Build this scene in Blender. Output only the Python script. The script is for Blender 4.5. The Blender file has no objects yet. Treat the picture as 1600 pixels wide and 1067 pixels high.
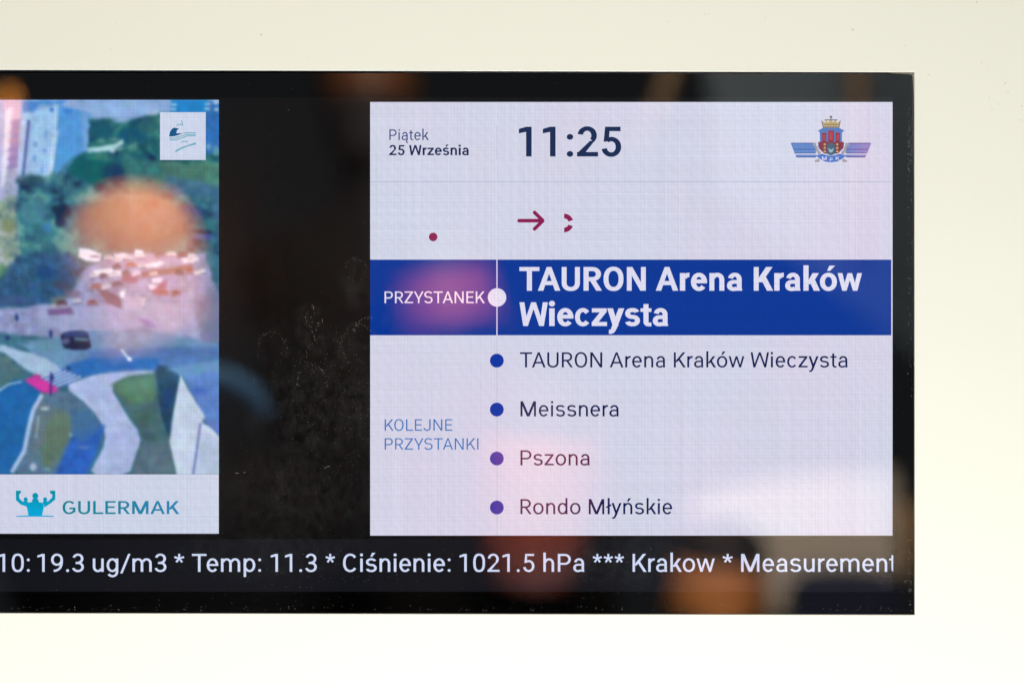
import bpy, bmesh, math, random
import numpy as np
from mathutils import Vector

# ------------------------------------------------------------------ camera, world, lamps, exposure
S = 0.00035                    # metres on the display plane for one photograph pixel
D = 1600 * S * 50 / 36         # camera distance for a 50 mm lens
sc = bpy.context.scene
COL = sc.collection
cam = bpy.data.cameras.new('camera')
cam.lens = 50; cam.sensor_width = 36; cam.clip_start = 0.01; cam.clip_end = 100
cam.dof.use_dof = True; cam.dof.focus_distance = D; cam.dof.aperture_fstop = 1.9
camo = bpy.data.objects.new('camera', cam); COL.objects.link(camo)
camo.location = (0, -D, 0); camo.rotation_euler = (math.radians(90), 0, 0)
sc.camera = camo

world = bpy.data.worlds.new('World'); sc.world = world; world.use_nodes = True
bg = world.node_tree.nodes['Background']
bg.inputs[0].default_value = (0.85, 0.92, 1.0, 1); bg.inputs[1].default_value = 0.05

def area_lamp(name, loc, aim, size, power, col):
    l = bpy.data.lights.new(name, 'AREA'); l.shape = 'DISK'; l.size = size; l.energy = power; l.color = col
    o = bpy.data.objects.new(name, l); COL.objects.link(o); o.location = loc
    o.rotation_euler = (Vector(aim) - Vector(loc)).to_track_quat('-Z', 'Y').to_euler()
    return o
area_lamp('lower_front_lamp', (0.05, -0.85, -1.15), (0.0, 0, -0.1), 0.8, 38.5, (0.98, 1.0, 1.0))
area_lamp('ceiling_lamp', (-0.2, -1.3, 1.75), (0, 0, 0), 1.2, 23, (1.0, 1.0, 0.90))
area_lamp('mirrored_people_fill', (0.1, -0.12, 1.15), (0.1, -1.35, 1.15), 0.5, 215, (1, 0.82, 0.62))  # unseen fill light, added to brighten the people mirrored in the glass

vs = sc.view_settings
vs.view_transform = 'Standard'; vs.look = 'None'; vs.exposure = 0.0; vs.gamma = 1.0
try: vs.use_curve_mapping = False
except Exception: pass
sc.cycles.use_denoising = True
sc.cycles.max_bounces = 8; sc.cycles.transparent_max_bounces = 12

# ------------------------------------------------------------------ helpers
random.seed(7); RNG = np.random.default_rng(7)

def P(x, y, dep=0.0):
    """photograph pixel measured on a plane dep metres behind the display plane -> metres"""
    k = S * (D + dep) / D
    return ((x - 800) * k, dep, (533.5 - y) * k)

def lin(c):
    return tuple((v / 255 / 12.92) if v / 255 <= 0.04045 else ((v / 255 + 0.055) / 1.055) ** 2.4 for v in c)

def mesh_obj(name, verts, faces, mats, parent=None, smooth=False, midx=None):
    me = bpy.data.meshes.new(name); me.from_pydata(verts, [], faces); me.update()
    for m in (mats if isinstance(mats, (list, tuple)) else [mats]): me.materials.append(m)
    if midx is not None: me.polygons.foreach_set('material_index', midx)
    if smooth: me.polygons.foreach_set('use_smooth', [True] * len(me.polygons))
    o = bpy.data.objects.new(name, me); COL.objects.link(o)
    if parent: o.parent = parent
    return o

def empty(name, label, cat, loc=(0, 0, 0)):
    o = bpy.data.objects.new(name, None); COL.objects.link(o); o.location = loc
    o.empty_display_size = 0.05
    o['label'] = label; o['category'] = cat
    return o

class NT:
    def __init__(self, name):
        self.m = bpy.data.materials.new(name); self.m.use_nodes = True
        self.t = self.m.node_tree; self.t.nodes.clear()
        self.out = self.n('ShaderNodeOutputMaterial')
    def n(self, typ, **kw):
        nd = self.t.nodes.new(typ)
        for k, v in kw.items(): setattr(nd, k, v)
        return nd
    def l(self, a, b): self.t.links.new(a, b)
    def put(self, sock, v):
        if hasattr(v, 'is_output'): self.l(v, sock)
        else: sock.default_value = v
    def math(self, op, a, b=0.0, c=None, clamp=False):
        nd = self.n('ShaderNodeMath', operation=op, use_clamp=clamp)
        self.put(nd.inputs[0], a); self.put(nd.inputs[1], b)
        if c is not None: self.put(nd.inputs[2], c)
        return nd.outputs[0]
    def noise(self, vec, scale, detail=2, rough=0.5, dims='3D'):
        nd = self.n('ShaderNodeTexNoise', noise_dimensions=dims)
        self.put(nd.inputs['Vector'], vec); nd.inputs['Scale'].default_value = scale
        nd.inputs['Detail'].default_value = detail; nd.inputs['Roughness'].default_value = rough
        return nd.outputs[0]
    def mapping(self, scale):
        c = self.n('ShaderNodeTexCoord'); mp = self.n('ShaderNodeMapping')
        mp.inputs['Scale'].default_value = scale; self.l(c.outputs['Object'], mp.inputs['Vector'])
        return mp.outputs[0]

def lcd_grid(t):
    """multiplier for the lit pixels: LCD rows and columns, with the uneven banding of the panel"""
    c = t.n('ShaderNodeTexCoord'); sep = t.n('ShaderNodeSeparateXYZ'); t.l(c.outputs['Object'], sep.inputs[0])
    gx = t.math('SINE', t.math('MULTIPLY', sep.outputs[0], 2 * math.pi / (2.23 * S)))
    gz = t.math('SINE', t.math('MULTIPLY', sep.outputs[2], 2 * math.pi / (2.21 * S)))
    v1 = t.math('SUBTRACT', t.noise(t.mapping((1, 0.0, 0.004)), 1 / (2.6 * S), 2, 0.7), 0.5)
    v2 = t.math('SUBTRACT', t.noise(t.mapping((0.004, 0.0, 1)), 1 / (2.6 * S), 2, 0.7), 0.5)
    s = t.math('ADD', t.math('MULTIPLY', gx, 0.055), t.math('MULTIPLY', gz, 0.06))
    s = t.math('ADD', s, t.math('MULTIPLY', v1, 0.24))
    s = t.math('ADD', s, t.math('MULTIPLY', v2, 0.22))
    mo = t.n('ShaderNodeTexNoise', noise_dimensions='3D'); t.l(t.mapping((1, 0, 1)), mo.inputs['Vector']); mo.inputs['Scale'].default_value = 1 / (4.2 * S); mo.inputs['Detail'].default_value = 3; mo.inputs['Roughness'].default_value = .75
    s = t.math('ADD', s, t.math('MULTIPLY', t.math('SUBTRACT', mo.outputs[0], 0.5), 0.16))
    dg = t.math('SINE', t.math('ADD', t.math('MULTIPLY', t.math('ADD', sep.outputs[0], t.math('MULTIPLY', sep.outputs[2], 0.8)), 2 * math.pi / (19 * S)), t.math('MULTIPLY', t.noise(t.mapping((1, 0, 1)), 14.0, 2, 0.5), 30.0)))
    s = t.math('ADD', s, t.math('MULTIPLY', dg, 0.012))
    return t.math('ADD', s, 1.0)

def screen_mat(name, rgb, rgb2=None, attr=None, ramp=None):
    """lit LCD content; rgb are photograph sRGB values. ramp: (axis, px0, px1) blends rgb to rgb2"""
    t = NT(name); em = t.n('ShaderNodeEmission')
    mul = t.n('ShaderNodeMix', data_type='RGBA', blend_type='MULTIPLY'); mul.inputs['Factor'].default_value = 1
    A, B, R = mul.inputs[6], mul.inputs[7], mul.outputs[2]
    if attr:
        a = t.n('ShaderNodeAttribute', attribute_name=attr); t.l(a.outputs['Color'], A)
    elif rgb2 is not None:
        mx = t.n('ShaderNodeMix', data_type='RGBA')
        mx.inputs[6].default_value = (*lin(rgb), 1); mx.inputs[7].default_value = (*lin(rgb2), 1)
        if ramp:
            c = t.n('ShaderNodeTexCoord'); sep = t.n('ShaderNodeSeparateXYZ'); t.l(c.outputs['Object'], sep.inputs[0])
            ax, p0, p1 = ramp
            mr = t.n('ShaderNodeMapRange'); t.l(sep.outputs[ax], mr.inputs[0])
            f = (lambda p: (p - 800) * S) if ax == 0 else (lambda p: (533.5 - p) * S)
            mr.inputs[1].default_value = f(p0); mr.inputs[2].default_value = f(p1)
            t.l(mr.outputs[0], mx.inputs[0])
        else:
            nz = t.noise(t.mapping((1, 0, 0.6)), 9.0, 3, 0.6)
            mr = t.n('ShaderNodeMapRange'); t.l(nz, mr.inputs[0]); mr.inputs[1].default_value = 0.32; mr.inputs[2].default_value = 0.68
            t.l(mr.outputs[0], mx.inputs[0])
        t.l(mx.outputs[2], A)
    else:
        A.default_value = (*lin(rgb), 1)
    g = lcd_grid(t); cmb = t.n('ShaderNodeCombineXYZ')
    for i in range(3): t.l(g, cmb.inputs[i])
    t.l(cmb.outputs[0], B)
    em.inputs[1].default_value = 1.16; t.l(R, em.inputs[0]); t.l(em.outputs[0], t.out.inputs[0])
    return t.m

def plain(name, rgb, rough=0.5, spec=0.3, noise=0.0, nscale=40.0, bump=0.0, bscale=300.0, sss=0.0):
    t = NT(name); b = t.n('ShaderNodeBsdfPrincipled')
    b.inputs['Roughness'].default_value = rough; b.inputs['Specular IOR Level'].default_value = spec
    b.inputs['Base Color'].default_value = (*rgb, 1)
    if noise:
        nz = t.noise(t.mapping((1, 1, 1)), nscale, 4, 0.6)
        mx = t.n('ShaderNodeMix', data_type='RGBA'); t.l(nz, mx.inputs[0])
        mx.inputs[6].default_value = (*[v * (1 - noise) for v in rgb], 1); mx.inputs[7].default_value = (*[min(1, v * (1 + noise)) for v in rgb], 1)
        t.l(mx.outputs[2], b.inputs['Base Color'])
    if bump:
        bp = t.n('ShaderNodeBump'); bp.inputs['Strength'].default_value = bump; bp.inputs['Distance'].default_value = 0.001
        t.l(t.noise(t.mapping((1, 1, 1)), bscale, 3, 0.6), bp.inputs['Height']); t.l(bp.outputs[0], b.inputs['Normal'])
    t.l(b.outputs[0], t.out.inputs[0])
    return t.m

# ------------------------------------------------------------------ the wall panel with its cut-out
WD, GD, LD = -0.0042, -0.0034, 0.0     # depths: wall front, glass front, LCD
wall_mat = plain('cream_paint', (0.845, 0.83, 0.725), 0.42, 0.3, 0.012, 6.0, 0.05, 900.0)
open_q = [(-372, 108), (1428.6, 113), (1429.2, 960), (-372, 956.5)]      # cut-out corners
outer_q = [(-1500, -900), (3000, -900), (3000, 2000), (-1500, 2000)]
vv, ff = [], []
e = 0.8
grow = [(-e, -e), (e, -e), (e, e), (-e, e)]
rings = [[P(x, y, WD) for x, y in outer_q],
         [P(x + a, y + b, WD) for (x, y), (a, b) in zip(open_q, grow)],
         [P(x + a * .25, y + b * .25, WD + 0.00012) for (x, y), (a, b) in zip(open_q, grow)],
         [P(x, y, WD + 0.0004) for x, y in open_q]]
wx = rings[3]
rings.append([(p[0], WD + 0.006, p[2]) for p in wx])
rings.append([(p[0], WD + 0.006, p[2]) for p in rings[0]])
for r in rings: vv += r
for k in range(len(rings)):
    k2 = (k + 1) % len(rings)
    for i in range(4):
        j = (i + 1) % 4
        ff.append((k * 4 + i, k * 4 + j, k2 * 4 + j, k2 * 4 + i))
wall = mesh_obj('wall_panel', vv, ff, wall_mat)
wall['kind'] = 'structure'; wall['label'] = 'cream painted wall panel framing the recessed black display'

# ------------------------------------------------------------------ the display
disp = empty('passenger_display', 'wide black glass-fronted passenger information display set into cream panel', 'display',
             (P(528, 960)[0], 0.02, P(528, 960)[2]))
def part(name, verts, faces, mats, parent, **kw):
    o = mesh_obj(name, verts, faces, mats, None, **kw)
    o.parent = parent
    o.matrix_parent_inverse = parent.matrix_world.inverted()
    return o
bpy.context.view_layer.update()

def slab(poly, d0, d1, back=True):
    """extruded px polygon between depths d0 (front) and d1; outline measured at the front"""
    n = len(poly); f = [P(x, y, d0) for x, y in poly]; b = [(p[0], d1, p[2]) for p in f]
    fa = [tuple(range(n))] + [(i, n + i, n + (i + 1) % n, (i + 1) % n) for i in range(n)]
    if back: fa.append(tuple(range(2 * n - 1, n - 1, -1)))
    return f + b, fa

def rect(x0, y0, x1, y1): return [(x0, y0), (x0, y1), (x1, y1), (x1, y0)]
def disc(cx, cy, r, n=40, a0=0): return [(cx + r * math.cos(a0 + 2 * math.pi * i / n), cy + r * math.sin(a0 + 2 * math.pi * i / n)) for i in range(n)]

TH = 0.00004
def flat(name, polys, mat, parent, layer, midx=None):
    """lit shapes of the screen content, a hair apart from the layer below"""
    dep = LD - layer * 0.00008
    vs_, fs_ = [], []
    for po in polys:
        o = len(vs_); vs_ += [P(x, y, dep) for x, y in po]; fs_.append(tuple(range(o, o + len(po))))
    return part(name, vs_, fs_, mat, parent, midx=midx)

backing_mat = plain('backing_taupe', (0.20, 0.185, 0.145), 0.6, 0.2, 0.25, 90)
# housing behind the glass, visible in the open gap of the corner
L6 = [(1390, 112.9), (1392, 115.4), (1408, 116.1), (1421.5, 117.1), (1424.8, 118), (1425.8, 120), (1426.5, 132), (1427.6, 150), (1428.7, 190), (1430, 300), (1432, 300), (1432, 110)]
v, f = slab(L6, GD + 0.0002, GD + 0.0012)
part('mounting_bracket', v, f, backing_mat, disp)
dark_mat = plain('black_housing', (0.012, 0.012, 0.012), 0.6, 0.2)
v, f = slab(rect(-392, 96, 1440, 972), 0.0035, 0.045)
part('housing', v, f, dark_mat, disp)
bezel_mat = plain('black_print', (0.0028, 0.0028, 0.003), 0.7, 0.0)
gl_out = [(-364, 114.0), (-368, 120), (-370, 300), (-370, 952), (-366, 956), (1426, 959.4), (1428.6, 957), (1428.6, 300), (1428.3, 190), (1427.2, 150), (1426.1, 132), (1425.4, 120), (1424.4, 118.2), (1421.5, 117.4), (1408, 116.4), (1385, 115.8), (1340, 115.4), (800, 115.0)]
# black printed border under the glass, with the window for the LCD
LX0, LY0, LX1, LY1 = -310, 152.3, 1395.6, 924.6
bz = [P(x, y, GD + 0.0011) for x, y in [(-369, 116), (-369, 955), (1427.6, 958.4), (1427.4, 300), (1424.2, 119.4), (1340, 116.4)]]
inner = [P(x, y, GD + 0.0011) for x, y in rect(LX0, LY0, LX1, LY1)]
nb = len(bz)
bm = bmesh.new(); V1 = [bm.verts.new(p) for p in bz]; V2 = [bm.verts.new(p) for p in inner]
ed = [bm.edges.new((V1[i], V1[(i + 1) % nb])) for i in range(nb)] + [bm.edges.new((V2[i], V2[(i + 1) % 4])) for i in range(4)]
bmesh.ops.triangle_fill(bm, use_beauty=True, edges=ed)
me = bpy.data.meshes.new('border'); bm.to_mesh(me); bm.free(); me.materials.append(bezel_mat)
bo = bpy.data.objects.new('border', me); COL.objects.link(bo); bo.parent = disp; bo.matrix_parent_inverse = disp.matrix_world.inverted()

# LCD panel: black when unlit, with a little backlight leaking through
t = NT('lcd_black'); b = t.n('ShaderNodeBsdfPrincipled')
b.inputs['Base Color'].default_value = (0.012, 0.012, 0.014, 1); b.inputs['Roughness'].default_value = 0.22
b.inputs['Specular IOR Level'].default_value = 0.25
b.inputs['Emission Color'].default_value = (0.8, 0.85, 1.0, 1); b.inputs['Emission Strength'].default_value = 0.0022
t.l(b.outputs[0], t.out.inputs[0]); lcd_mat = t.m
v, f = slab(rect(LX0 - 6, LY0 - 6, LX1 + 6, LY1 + 6), 0.0001, 0.003)
part('lcd_panel', v, f, lcd_mat, disp)

# ------------------------------------------------------------------ lettering: a stroke-built grotesque
ADV_R = {' ': 507, 'A': 1336, 'C': 1333, 'E': 1164, 'G': 1394, 'I': 557, 'J': 1130, 'K': 1284, 'L': 1102, 'M': 1788, 'N': 1460, 'O': 1408, 'P': 1292,
         'R': 1261, 'S': 1215, 'T': 1222, 'U': 1328, 'W': 1817, 'Y': 1230, 'Z': 1226, 'a': 1114, 'c': 1072, 'd': 1155, 'e': 1085, 'g': 1149, 'h': 1128,
         'i': 497, 'k': 1038, 'l': 497, 'm': 1795, 'n': 1130, 'o': 1168, 'p': 1149, 'r': 693, 's': 1057, 't': 669, 'u': 1129, 'w': 1538, 'y': 969, 'z': 1015,
         '.': 539, ':': 496, '/': 844, '*': 882}
ADV_B = {'A': 1387, 'N': 1448, 'R': 1307, 'O': 1413, 'T': 1258, 'U': 1331, 'K': 1303, 'W': 1784, 'r': 746, 'e': 1107, 'n': 1142, 'a': 1109, 'k': 1086,
         'w': 1512, 'i': 543, 'c': 1050, 'z': 1034, 'y': 1020, 's': 1049, 't': 680, 'o': 1170, ':': 589}
for dgt in '0123456789': ADV_R[dgt] = 1150; ADV_B[dgt] = 1176
ACC = {'ó': ('o', 'acute'), 'ś': ('s', 'acute'), 'ń': ('n', 'acute'), 'ą': ('a', 'ogonek'), 'ł': ('l', 'bar')}
KERN = {('T', 'A'): -70, ('T', 'e'): -110, ('W', 'i'): -20, ('A', 'Y'): -80, ('Y', 'S'): -30, ('T', 'A'): -90, ('P', 's'): -10, ('r', 'a'): -20, ('K', 'O'): -40, ('R', 'Z'): 0, ('1', '1'): 0}

class Glyph:
    def __init__(s, w, h, k): s.w, s.h, s.k, s.q = w, h, k, []
    def V(s, x, y0, y1, w=None): w = w or s.w; s.q.append([(x, y0), (x + w, y0), (x + w, y1), (x, y1)])
    def H(s, y, x0, x1, h=None): h = h or s.h; s.q.append([(x0, y), (x1, y), (x1, y + h), (x0, y + h)])
    def Dg(s, xb, xt, y0, y1, hb=None, ht=None):
        hw = s.w * 1.08; hb = hb or hw; ht = ht or hb; s.q.append([(xb, y0), (xb + hb, y0), (xt + ht, y1), (xt, y1)])
    def poly(s, pts): s.q.append(pts)
    def arc(s, cx, cy, rx, ry, a0, a1, n=2.25, w=None, h=None):
        w = w or s.w; h = h or s.h
        N = max(6, int(abs(a1 - a0) / 9)); pr = None
        def se(r1, r2, a):
            c, q = math.cos(a), math.sin(a)
            return cx + r1 * math.copysign(abs(c) ** (2 / n), c), cy + r2 * math.copysign(abs(q) ** (2 / n), q)
        for i in range(N + 1):
            a = math.radians(a0 + (a1 - a0) * i / N)
            cur = (se(rx, ry, a), se(rx - w, ry - h, a))
            if pr: s.q.append([pr[0], cur[0], cur[1], pr[1]])
            pr = cur
    def dot(s, cx, cy, r): s.q.append([(cx + r * math.cos(i * math.pi / 9), cy + r * math.sin(i * math.pi / 9)) for i in range(18)])
    def path(s, pts, t0, t1=None):
        t1 = t1 or t0; n = len(pts); L = []
        for i in range(n):
            a, b = pts[max(0, i - 1)], pts[min(n - 1, i + 1)]
            dx, dy = b[0] - a[0], b[1] - a[1]; d = math.hypot(dx, dy); tt = (t0 + (t1 - t0) * i / (n - 1)) / 2
            L.append(((pts[i][0] - dy / d * tt, pts[i][1] + dx / d * tt), (pts[i][0] + dy / d * tt, pts[i][1] - dx / d * tt)))
        for a, b in zip(L, L[1:]): s.q.append([a[0], b[0], b[1], a[1]])
    def ess(s, x0, x1, y0, y1, ae=22):
        h = s.h; ym = (y0 + y1) / 2 + (y1 - y0) * 0.015; cx = (x0 + x1) / 2
        ru = (y1 - ym + h / 2) / 2; rl = (ym + h / 2 - y0) / 2; rx = (x1 - x0) / 2
        s.arc(cx, y1 - ru, rx * .965, ru, ae, 270, 2.15); s.arc(cx, y0 + rl, rx, rl, 90, -180 + ae - 6, 2.15)

def glyph(ch, wt):
    """wt 0 = regular, 1 = bold, -1 = light; returns advance and convex pieces, in 2048ths of an em"""
    if ch in ACC:
        base, ac = ACC[ch]; adv, q = glyph(base, wt); g = Glyph(*STEM(wt), 1); g.q = q; m = adv / 2
        if ac == 'acute':
            hw = 190 + 90 * max(0, wt); g.poly([(m - 70 - 20 * wt, 1220), (m + 70 + 30 * wt, 1220), (m + 130 + hw, 1540), (m + 60, 1540)])
        elif ac == 'ogonek':
            r = 835; g.path([(r + 60, 40), (r - 20, -60), (r - 60, -170), (r - 25, -290), (r + 70, -340), (r + 190, -325)], g.h * .9)
        else:
            g.path([(10, 640), (adv - 10, 900)], g.h * .95)
        return adv, g.q
    w, h = STEM(wt); g = Glyph(w, h, 1); aR = ADV_R[ch]; aB = ADV_B.get(ch, aR * 1.02)
    adv = aR + (aB - aR) * max(0, wt); X = 1456; x = 1082; o = 20
    d = (w - 186) * 0.32          # heavier stems eat a little into the side bearings
    def LB(v): return v - d
    def RB(v): return v + d
    if ch == 'A':
        f = w * .92
        g.Dg(LB(28), 668 - f / 2, 0, X, w * 1.07, f * .97); g.Dg(RB(1308) - w * 1.07, 668 + f / 2 - f * .97, 0, X, w * 1.07, f * .97); g.H(382 - (h - 158) * .4, 260, 1076)
    elif ch == 'C': g.arc(688, 728, RB(572), 748, 38, 322, 2.18)
    elif ch == 'E':
        g.V(LB(169), 0, X); g.H(X - h, 200, RB(1075)); g.H(672, 200, RB(990)); g.H(0, 200, RB(1085))
    elif ch == 'G':
        g.arc(690, 728, RB(575), 748, 40, 322, 2.18); g.V(RB(1252) - w, 190, 735); g.H(735 - h, 710, RB(1252))
    elif ch == 'I': g.V(278 - w / 2, 0, X)
    elif ch == 'J': g.V(RB(967) - w, 420, X); g.arc(518, 420, RB(449), 440, 0, -172)
    elif ch == 'K':
        g.V(LB(169), 0, X); g.Dg(250, RB(1252) - w * 1.32, 520, X, w * 1.25, w * 1.32); g.Dg(RB(1290) - w * 1.24, 500, 0, 850, w * 1.24)
    elif ch == 'L': g.V(LB(169), 0, X); g.H(0, 200, RB(1058))
    elif ch == 'M':
        g.V(LB(169), 0, X); g.V(RB(1619) - w, 0, X); hw = w * 1.28
        g.Dg(894 - hw / 2, LB(169), 0, X, hw, hw); g.Dg(894 - hw / 2, RB(1619) - hw, 0, X, hw, hw)
    elif ch == 'N':
        g.V(LB(169), 0, X); g.V(RB(1291) - w, 0, X); hw = w * 1.12; g.Dg(RB(1291) - hw, LB(169), 0, X, hw, hw)
    elif ch == 'O': g.arc(703, 728, RB(585), 748, 0, 360, 2.22)
    elif ch == 'P':
        g.V(LB(169), 0, X); r = (X - 566) / 2; g.H(X - h, 200, 720); g.H(566, 200, 720); g.arc(715, 566 + r, RB(477), r, -90, 90, 2.06)
    elif ch == 'R':
        g.V(LB(169), 0, X); r = (X - 586) / 2; g.H(X - h, 200, 660); g.H(586, 200, 700); g.arc(655, 586 + r, RB(490), r, -90, 90, 2.06)
        g.Dg(RB(1208) - w * 1.13, 660 - w * .5, 0, 640, w * 1.13)
    elif ch == 'S': g.ess(LB(92), RB(1128), -o, X + o)
    elif ch == 'T': g.H(X - h, LB(42), RB(1181)); g.V(611 - w / 2, 0, X - h)
    elif ch == 'U':
        g.V(LB(133), 490, X); g.V(RB(1194) - w, 490, X); g.arc(663.5, 490, 530.5 + d, 510, 180, 360, 2.18)
    elif ch == 'W':
        t1 = w * 1.03; bt = w * .95; a = [LB(45), 395, 905, 1415, RB(1772)]
        g.Dg(a[1] - bt * .5, a[0], 0, X, bt, t1); g.Dg(a[1] - bt * .5, a[2] - bt * .5, 0, X, bt, bt)
        g.Dg(a[3] - bt * .5, a[2] - bt * .5, 0, X, bt, bt); g.Dg(a[3] - bt * .5, a[4] - t1, 0, X, bt, t1)
    elif ch == 'Y':
        t1 = w * 1.14; g.Dg(615 - w / 2, LB(12), 520, X, w, t1); g.Dg(615 - w / 2, RB(1218) - t1, 520, X, w, t1); g.V(615 - w / 2, 0, 525)
    elif ch == 'Z':
        g.H(X - h, LB(98), RB(1126)); g.H(0, LB(86), RB(1145)); g.Dg(LB(86), RB(1126) - w * 1.28, h * .85, X - h * .85, w * 1.28)
    elif ch == 'a':
        g.V(RB(957) - w, 0, 690); g.arc(560, 690, RB(957) - 560, 412, 0, 166, 2.1)
        g.H(656 - h * .92, 480, RB(957) - w * .5, h * .92); g.arc(490, 318, 385 + d, 338, 90, 325, 2.15, None, h * .95)
        g.poly([(RB(957) - w, 0), (RB(957) + w * .12, 0), (RB(957), 190), (RB(957) - w, 190)])
    elif ch == 'c': g.arc(560, 541, RB(466), 561, 38, 322, 2.06)
    elif ch in 'dgp':
        cx = 548 if ch != 'p' else 601
        if ch == 'd': g.V(RB(1008) - w, 0, 1560); g.arc(cx, 541, RB(454), 561, 28, 332, 2.06)
        elif ch == 'g':
            g.V(RB(1006) - w, 0, x); g.arc(cx, 541, RB(454), 561, 28, 332, 2.06); g.arc(560, 20, RB(1006) - 560, 457, 0, -148, 2.1)
        else: g.V(LB(140), -416, x); g.arc(cx, 541, RB(454), 561, -152, 152, 2.06)
    elif ch == 'e':
        g.arc(548, 541, RB(454), 561, 0, 321, 2.06); g.H(482 - (h - 158) * .3, 180, RB(1002), h * .95); g.V(RB(1002) - w, 482, 545)
    elif ch in 'hn':
        g.V(LB(142), 0, 1560 if ch == 'h' else x); g.arc(588, 655, RB(403), 447, 0, 158, 2.1); g.V(RB(991) - w, 0, 660)
    elif ch == 'i': g.V(248 - w / 2, 0, x); g.dot(248, 1372, w * .5 + 22)
    elif ch == 'k':
        g.V(LB(141), 0, 1560); g.Dg(270, RB(985) - w * 1.24, 400, x, w * 1.15, w * 1.24); g.Dg(RB(1052) - w * 1.2, 440, 0, 640, w * 1.2)
    elif ch == 'l': g.V(248 - w / 2, 0, 1560)
    elif ch == 'm':
        g.V(LB(139), 0, x); g.arc(580, 665, RB(403), 437, 0, 158, 2.1); g.V(RB(983) - w, 0, 670); g.arc(1250, 665, RB(403), 437, 0, 158, 2.1); g.V(RB(1653) - w, 0, 670)
    elif ch == 'o': g.arc(584, 541, RB(493), 561, 0, 360, 2.06)
    elif ch == 'r': g.V(LB(142), 0, x); g.arc(640, 690, 430, 412, 88, 166, 2.3, w * .9, h * 1.08)
    elif ch == 's': g.ess(LB(100), RB(965), -o, x + o)
    elif ch == 't':
        g.V(LB(206), 270, 1344); g.H(x - h * .88, LB(24), RB(612), h * .88); g.arc(LB(206) + 300, 272, 300, 292, 180, 268, 2.18); g.H(-20, LB(206) + 290, RB(612), h * .92)
    elif ch == 'u':
        g.V(RB(991) - w, 0, x); g.V(LB(136), 420, x); g.arc(533, 420, 397 + d, 440, 180, 335, 2.1)
    elif ch == 'w':
        t1 = w * .98; bt = w * .9; a = [LB(30), 425, 769, 1113, RB(1508)]
        g.Dg(a[1] - bt * .5, a[0], 0, x, bt, t1); g.Dg(a[1] - bt * .5, a[2] - bt * .5, 0, x, bt, bt)
        g.Dg(a[3] - bt * .5, a[2] - bt * .5, 0, x, bt, bt); g.Dg(a[3] - bt * .5, a[4] - t1, 0, x, bt, t1)
    elif ch == 'y':
        t1 = w * 1.1; g.Dg(485 - t1 * .52, LB(20), 0, x, t1); g.Dg(395 - t1 * .5 - 25, RB(950) - t1, -170, x, t1)
        g.path([(385, -120), (340, -235), (275, -320), (190, -357), (80, -352)], w * .98, h)
    elif ch == 'z':
        g.H(x - h, LB(96), RB(918)); g.H(0, LB(86), RB(944)); g.Dg(LB(86), RB(918) - w * 1.25, h * .85, x - h * .85, w * 1.25)
    elif ch == '0': g.arc(575, 728, RB(472), 748, 0, 360, 2.5)
    elif ch == '1':
        r = 729 + d * .6; g.V(r - w, 0, X); g.poly([(LB(156), 1100 + 150 - h * .55), (r - w * .6, X - h * 1.05), (r - w * .6, X), (r - w, X), (LB(156), 1100 + 150 + h * .45)])
    elif ch == '2':
        g.H(0, LB(96), RB(1060)); g.arc(560, 1030, RB(438), 446, -46, 172, 2.06)
        g.Dg(LB(96), 560 + (438 + d - w) * .70, h * .7, 770, w * 1.38, w * .86)
    elif ch == '3':
        g.arc(545, 1070, RB(432), 406, -90, 165, 2.06); g.arc(545, 392, RB(468), 412, -165, 90, 2.06); g.H(804 - h, 360, 570)
        g.q = [p for p in g.q]
    elif ch == '5':
        g.H(X - h, 285, RB(990)); g.poly([(225 - d, 720), (225 - d + w * .95, 740), (300 + w * .75, X), (300 - d, X)])
        g.arc(568, 470, RB(452), 490, -168, 128, 2.06)
    elif ch == '9':
        g.arc(566, 985, RB(468), 491, 0, 360, 2.06); g.V(RB(1034) - w, 780, 985)
        a = RB(1034) - w * .5; g.path([(a, 800), (a - 25, 560), (a - 110, 340), (a - 260, 190), (a - 430, 105), (300, 78)], w * .98, h)
    elif ch == '.': g.dot(262, 100, w * .5 + 18)
    elif ch == ':': g.dot(adv / 2 - (w - 186) * .3, 112 + (w - 186) * .15, w * .42 + 30); g.dot(adv / 2 - (w - 186) * .3, 972 - (w - 186) * .15, w * .42 + 30)
    elif ch == '/': g.Dg(10, 640, -125, X, w * .93)
    elif ch == '*':
        for i in range(5):
            a = math.pi / 2 + i * 2 * math.pi / 5; g.path([(430, 1085), (430 + 370 * math.cos(a), 1085 + 370 * math.sin(a))], w * .62, w * .82)
    k = adv / aR
    return adv, [[(px * k, py) for px, py in p] for p in g.q]

def STEM(wt):
    if wt >= 0: return 186 + 112 * wt, 158 + 84 * wt
    return 186 + 66 * wt, 158 + 52 * wt

def text_polys(s, x0, x1, base, cap, wt=0.0):
    pen = 0; out = []
    for i, ch in enumerate(s):
        if ch != ' ':
            adv, q = glyph(ch, wt); out += [[(px + pen, py) for px, py in p] for p in q]
        else: adv = 507
        pen += adv + (KERN.get((ch, s[i + 1]), 0) if i + 1 < len(s) else 0)
    lo = min(p[0] for q in out for p in q); hi = max(p[0] for q in out for p in q)
    ky = cap / 1456; kx = ky if x1 is None else (x1 - x0) / (hi - lo)
    return [[(x0 + (px - lo) * kx, base - py * ky) for px, py in p] for p in out]

def clip_right(polys, xmax):
    res = []
    for p in polys:
        r = []
        for a, b in zip(p, p[1:] + p[:1]):
            if a[0] <= xmax: r.append(a)
            if (a[0] - xmax) * (b[0] - xmax) < 0:
                tt = (xmax - a[0]) / (b[0] - a[0]); r.append((xmax, a[1] + tt * (b[1] - a[1])))
        if len(r) >= 3: res.append(r)
    return res

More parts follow.
